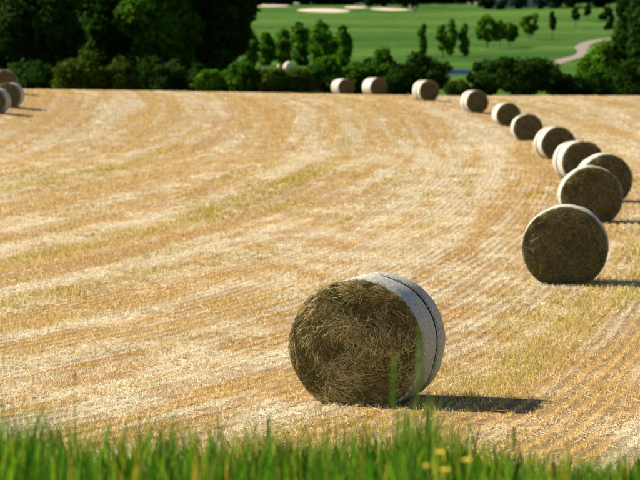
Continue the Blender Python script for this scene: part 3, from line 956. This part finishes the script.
MB().tube([(0, 0, -0.1), (0, 0, 0.05)], [0.12, 0.12], 10).build('foot', M['metal'], b2)

# stone house among the skyline trees
D = 645.0; X = px(521, D)
h = empty('stone_house', (X, D, gz(X, D) - 0.2))
tag(h, 'grey stone house among the dark trees at the top of the golf course', 'house')
MB().box((0, 4, 2.9), (15.5, 8, 5.8)).build('wall', M['stone'], h)
MB().poly([(-8.1, -0.5, 5.7), (8.1, -0.5, 5.7), (8.1, 4, 9.2), (-8.1, 4, 9.2)]).poly([(8.1, 8.5, 5.7), (-8.1, 8.5, 5.7), (-8.1, 4, 9.2), (8.1, 4, 9.2)]) \
    .poly([(-7.9, 0, 5.79), (-7.9, 4, 9.0), (-7.9, 8, 5.79)]).poly([(7.9, 0, 5.79), (7.9, 8, 5.79), (7.9, 4, 9.0)]).build('roof', M['slate'], h)
for sx in (-5.5, 5.5): MB().box((sx, 4, 9.6), (0.9, 0.9, 2.2)).build('chimney', M['stone'], h)
for zz in (1.5, 4.2):
    for sx in (-6.2, -3.6, -1.4, 3.0, 5.8):
        w_ = MB().box((sx, -0.02, zz), (1.5, 0.10, 1.7)).build('window', M['white'], h)
        MB().box((sx, -0.075, zz), (1.3, 0.03, 1.5)).build('pane', M['glass'], w_)
        MB().box((sx, -0.10, zz - 0.93), (1.75, 0.22, 0.12)).build('sill', M['stone'], w_)
dr = MB().box((0.8, -0.03, 1.25), (1.2, 0.10, 2.3)).build('door', M['dark'], h)
MB().box((1.2, -0.12, 1.2), (0.06, 0.08, 0.16)).build('handle', M['metal'], dr)

# person in pink and a golf bag on its trolley
def person(X, D, label):
    me = bpy.data.meshes.new('body')
    V_ = [(0, 0, 0.95), (0, 0.0, 1.18), (0, 0.01, 1.40), (0, 0, 1.52), (0, -0.02, 1.62), (0, -0.02, 1.72),      # 0-5 pelvis..head
          (0.10, 0, 0.90), (0.13, -0.06, 0.50), (0.14, 0.03, 0.08), (0.15, -0.11, 0.04),                          # 6-9
          (-0.10, 0, 0.90), (-0.13, 0.06, 0.50), (-0.14, 0.14, 0.08), (-0.15, 0.01, 0.04),                        # 10-13
          (0.20, 0.01, 1.40), (0.27, -0.02, 1.12), (0.24, -0.20, 0.93), (0.23, -0.27, 0.90),                      # 14-17
          (-0.20, 0.01, 1.40), (-0.27, 0.03, 1.12), (-0.26, -0.10, 0.90), (-0.26, -0.15, 0.84)]
    E_ = [(0, 1), (1, 2), (2, 3), (3, 4), (4, 5), (0, 6), (6, 7), (7, 8), (8, 9), (0, 10), (10, 11), (11, 12), (12, 13),
          (2, 14), (14, 15), (15, 16), (16, 17), (2, 18), (18, 19), (19, 20), (20, 21)]
    R_ = [.15, .14, .15, .06, .095, .085, .10, .07, .045, .04, .10, .07, .045, .04, .07, .05, .04, .035, .07, .05, .04, .035]
    me.from_pydata(V_, E_, [])
    o = bpy.data.objects.new('tmp_body', me); col.objects.link(o)
    md = o.modifiers.new('skin', 'SKIN')
    for k, q in enumerate(R_): me.skin_vertices[0].data[k].radius = (q, q * 0.8)
    me.skin_vertices[0].data[0].use_root = True
    o.modifiers.new('sub', 'SUBSURF').levels = 1
    dg = bpy.context.evaluated_depsgraph_get()
    m2 = bpy.data.meshes.new_from_object(o.evaluated_get(dg))
    bpy.data.objects.remove(o)
    m2.name = 'body'
    for nm in ('pink', 'trouser', 'skin', 'hair', 'dark'): m2.materials.append(M[nm])
    for p in m2.polygons:
        c = p.center; p.use_smooth = True
        if c.z > 1.66 or (c.z > 1.58 and c.y > 0.02): k = 3
        elif c.z > 1.5: k = 2
        elif abs(c.x) > 0.2 and c.z < 1.12: k = 2
        elif c.z > 0.93: k = 0
        elif c.z > 0.10: k = 1
        else: k = 4
        p.material_index = k
    root = empty('person', (X, D, gz(X, D)), 0.6)
    tag(root, label, 'person')
    b = bpy.data.objects.new('body', m2); col.objects.link(b); b.parent = root
    return root
D = 612.0
person(px(410, D), D, 'person in pink top and pale trousers walking on the far fairway')
X = px(415.3, D - 1)
t = empty('golf_trolley', (X, D - 1, gz(X, D - 1)), 0.3)
tag(t, 'dark golf bag on a two-wheeled trolley beside the person in pink', 'golf trolley')
MB().tube([(0, -0.05, 0.15), (0, 0.12, 0.55), (0, 0.30, 1.05)], [0.17, 0.19, 0.18], 12).build('bag', M['dark'], t, True)
for sx in (-0.34, 0.34): MB().tube([(sx - 0.03, 0, 0.16), (sx + 0.03, 0, 0.16)], [0.16, 0.16], 16).build('wheel', M['dark'], t)
MB().tube([(-0.34, 0, 0.16), (0.34, 0, 0.16)], [0.02, 0.02], 6).tube([(0, -0.2, 0.16), (0, -0.1, 0.5), (0, -0.45, 1.05)], [0.02, 0.02, 0.02], 6).build('frame', M['metal'], t)
for k in range(5): MB().tube([(-0.1 + 0.05 * k, 0.28, 1.0), (-0.14 + 0.07 * k, 0.36, 1.25 + 0.03 * (k % 3))], [0.012, 0.03], 5).build('club', M['white'], t)

# ------------------------------------------------------------------ grass on the bank
def blades(X, D, h, w, lean, colr, K=4, bend=0.35):
    n = len(X)
    base = np.stack([X, D, ground_z(X, D) - 0.02], -1)
    a = rng.uniform(0, 2 * np.pi, n)
    d = np.stack([np.cos(a), np.sin(a)], -1) * lean[:, None]
    ca = rng.uniform(0, np.pi, n); side = np.stack([np.cos(ca), np.sin(ca) * 0.6, np.zeros(n)], -1)
    rows = []
    for k in range(K + 1):
        t = k / K
        p = base.copy()
        p[:, :2] += d * (t ** 2)[..., None] if np.ndim(t) else d * t ** 2
        p[:, 2] += h * (t - bend * 0.3 * t ** 3)
        ww = w * (1 - t ** 2.2) * 0.5 + 0.0006
        rows.append(np.stack([p - side * ww[:, None], p + side * ww[:, None]], 1))
    v = np.stack(rows, 1).reshape(-1, 3)
    i = np.arange(n)[:, None] * (2 * (K + 1)) + np.arange(K)[None, :] * 2
    f = np.stack([i, i + 1, i + 3, i + 2], -1).reshape(-1, 4)
    tt = np.tile(np.repeat(np.linspace(0, 1, K + 1), 2), n)[:, None]
    c = np.repeat(colr, 2 * (K + 1), 0)
    return v, f, c

def top_row(x):      # photo row of the grass tops along the bank
    return np.interp(x, [-80, 0, 40, 90, 150, 230, 300, 345, 385, 420, 450, 500, 560, 640, 720], [398, 402, 408, 420, 414, 424, 430, 424, 416, 408, 420, 438, 444, 442, 436])

n = 14500
D = rng.uniform(11.8, 18.8, n)
X = rng.uniform(-1, 1, n) * (0.1145 * D + 1.8)
xp = 320 + X / D * F
zt = CAM_H - (top_row(xp) - HORIZON) * D / F
clump = fbm(X * 3.6, D * 2.4, 91, 3)
hmax = np.clip(zt - ground_z(X, D), 0.05, 1.2)
h = hmax * np.clip(0.22 + 1.0 * clump + rng.normal(0, 0.16, n), 0.2, 1.4)
c = np.array([0.038, 0.140, 0.005]) * (0.10 + 1.35 * rng.random(n)[:, None])
k = rng.random(n)[:, None]
c = np.where(k < 0.34, np.array([0.17, 0.30, 0.010]) * (0.5 + 0.7 * rng.random(n)[:, None]), c)
c = np.where(k > 0.93, np.array([0.42, 0.31, 0.03]) * (0.6 + 0.6 * rng.random(n)[:, None]), c)
push(*blades(X, D, h, rng.uniform(0.007, 0.021, n), rng.uniform(0.02, 0.30, n) * h, c))
# thin flowering stems rising above the rest
n = 560
D = rng.uniform(12.5, 18.5, n); X = rng.uniform(-1, 1, n) * (0.1145 * D + 1.6)
xp = 320 + X / D * F
zt = CAM_H - (top_row(xp) - HORIZON) * D / F
h = np.clip(zt - ground_z(X, D), 0.1, 1.2) * rng.uniform(0.85, 1.45, n)
c = np.array([0.26, 0.36, 0.04]) * (0.6 + 0.7 * rng.random(n)[:, None])
push(*blades(X, D, h, rng.uniform(0.003, 0.005, n), rng.uniform(0.02, 0.15, n) * h, c))
flush('bank_grass', M['grass'], 'long green grass growing on the bank along the edge of the field', 'grass')

def seed_stalk(x, D, ytop, label, seed, head=0.24, wide=0.011, nleaf=4):
    """single grass stalk: stem, dense seed head, a few blades"""
    r = random.Random(seed)
    X = px(x, D); g0 = gz(X, D); top = CAM_H - (ytop - HORIZON) * D / F - g0
    root = empty('grass_stalk', (X, D, g0))
    tag(root, label, 'grass stalk', 'tall grass stalks on the bank')
    lx = r.uniform(-0.03, 0.03)
    stem = MB().tube([(-lx, 0, -0.02), (-lx * 0.5, 0, top * 0.5), (0, 0, top * 0.98)], [0.004, 0.003, 0.002], 5)
    st = stem.build('stem', M['stalk'], root, True)
    hd = MB()
    hd.tube([(0, 0, top - head), (0.002, 0, top - head * 0.7), (0.004, 0, top - head * 0.3), (0.006, 0, top)], [wide * 0.5, wide, wide * 0.85, wide * 0.2], 8)
    for k in range(46):
        z = top - head * r.random(); a = r.uniform(0, 6.28); q = wide * r.uniform(1.1, 1.9)
        hd.tube([(math.cos(a) * wide * 0.5, math.sin(a) * wide * 0.5, z), (math.cos(a) * q, math.sin(a) * q, z + 0.012)], [0.003, 0.001], 4, False)
    hd.build('seed_head', M['stalk'], root)
    for k in range(nleaf):
        a = r.uniform(-0.6, 0.6) + (math.pi if k % 2 else 0); l = r.uniform(0.14, 0.30); z = top * r.uniform(0.25, 0.7)
        mb = MB(); prev = None
        for q in range(6):
            t_ = q / 5; w_ = 0.008 * (1 - t_ ** 2) + 0.0005
            p = (math.cos(a) * l * t_ * 0.5, math.sin(a) * l * t_ * 0.5, z + l * (t_ - 0.45 * t_ * t_))
            cur = ((p[0], p[1] - w_, p[2] + w_ * 0.3), (p[0], p[1] + w_, p[2] - w_ * 0.3))
            if prev: mb.poly([prev[0], cur[0], cur[1], prev[1]])
            prev = cur
        mb.build('leaf', M['stalk'], root)
    return root
def stalk_mat():
    m, nt, out = new_mat('green_stalk')
    p = N(nt, 'ShaderNodeBsdfPrincipled', Roughness=0.5); t = N(nt, 'ShaderNodeBsdfTranslucent')
    tc = N(nt, 'ShaderNodeTexCoord'); no = N(nt, 'ShaderNodeTexNoise', Scale=30.0); nt.links.new(tc.outputs['Object'], no.inputs['Vector'])
    c = mixcol(nt, no.outputs['Fac'], (0.11, 0.24, 0.010), (0.23, 0.37, 0.016))
    mx = N(nt, 'ShaderNodeMixShader'); mx.inputs[0].default_value = 0.4
    nt.links.new(c, p.inputs['Base Color']); nt.links.new(c, t.inputs['Color'])
    nt.links.new(p.outputs[0], mx.inputs[1]); nt.links.new(t.outputs[0], mx.inputs[2]); nt.links.new(mx.outputs[0], out.inputs['Surface'])
    return m
M['stalk'] = stalk_mat()
seed_stalk(394, 10.6, 358, 'tall green grass stalk in front of the dark face of the big bale', 1, 0.20, 0.0075, 5)
seed_stalk(420, 10.5, 328, 'tallest green grass stalk, in front of the net edge of the big bale', 2, 0.24, 0.0085, 8)
seed_stalk(428, 10.4, 398, 'green grass stalk standing just below the tallest one', 3, 0.20, 0.010, 9)
seed_stalk(405, 11.1, 412, 'short green stalk between the tall ones, at the foot of the big bale', 4, 0.16, 0.010, 5)
seed_stalk(74, 15.0, 372, 'thin grass stalk rising alone from the bank near the picture edge', 5, 0.08, 0.003, 2)
seed_stalk(268, 15.0, 420, 'thin grass stalk on the bank below the plain stubble', 6, 0.10, 0.006, 2)
seed_stalk(515, 15.0, 430, 'thin grass stalk on the bank below the shadow of the big bale', 7, 0.12, 0.007, 2)

def flower(x, y, D, seed, label):
    r = random.Random(seed); X = px(x, D); g0 = gz(X, D); top = CAM_H - (y - HORIZON) * D / F - g0
    root = empty('yellow_flower', (X, D, g0)); tag(root, label, 'flower', 'yellow flowers in the bank grass')
    MB().tube([(0.02, 0, -0.02), (0.01, 0, top * 0.5), (0, 0, top)], [0.003, 0.0025, 0.002], 5).build('stem', M['stalk'], root)
    for k in range(9):
        a = 6.283 * k / 9; l = 0.026; w_ = 0.008; c_, s_ = math.cos(a), math.sin(a)
        MB().poly([(0, 0, top), (c_ * l * .6 - s_ * w_, s_ * l * .6 + c_ * w_, top + .008), (c_ * l, s_ * l, top + .012), (c_ * l * .6 + s_ * w_, s_ * l * .6 - c_ * w_, top + .008)]).build('petal', M['petal'], root)
    MB().tube([(0, 0, top - .006), (0, 0, top + .004), (0, 0, top + .011)], [.004, .009, .004], 9).build('flower_centre', M['petal'], root)
flower(439, 456, 10.9, 1, 'yellow flower standing highest of the little cluster in the grass')
flower(427, 470, 10.6, 2, 'low yellow flower of the cluster, under the tallest stalk')
flower(445, 474, 10.7, 3, 'low yellow flower of the cluster, under the highest flower')
flower(467, 464, 10.9, 4, 'yellow flower apart from the cluster, beside bare straw')
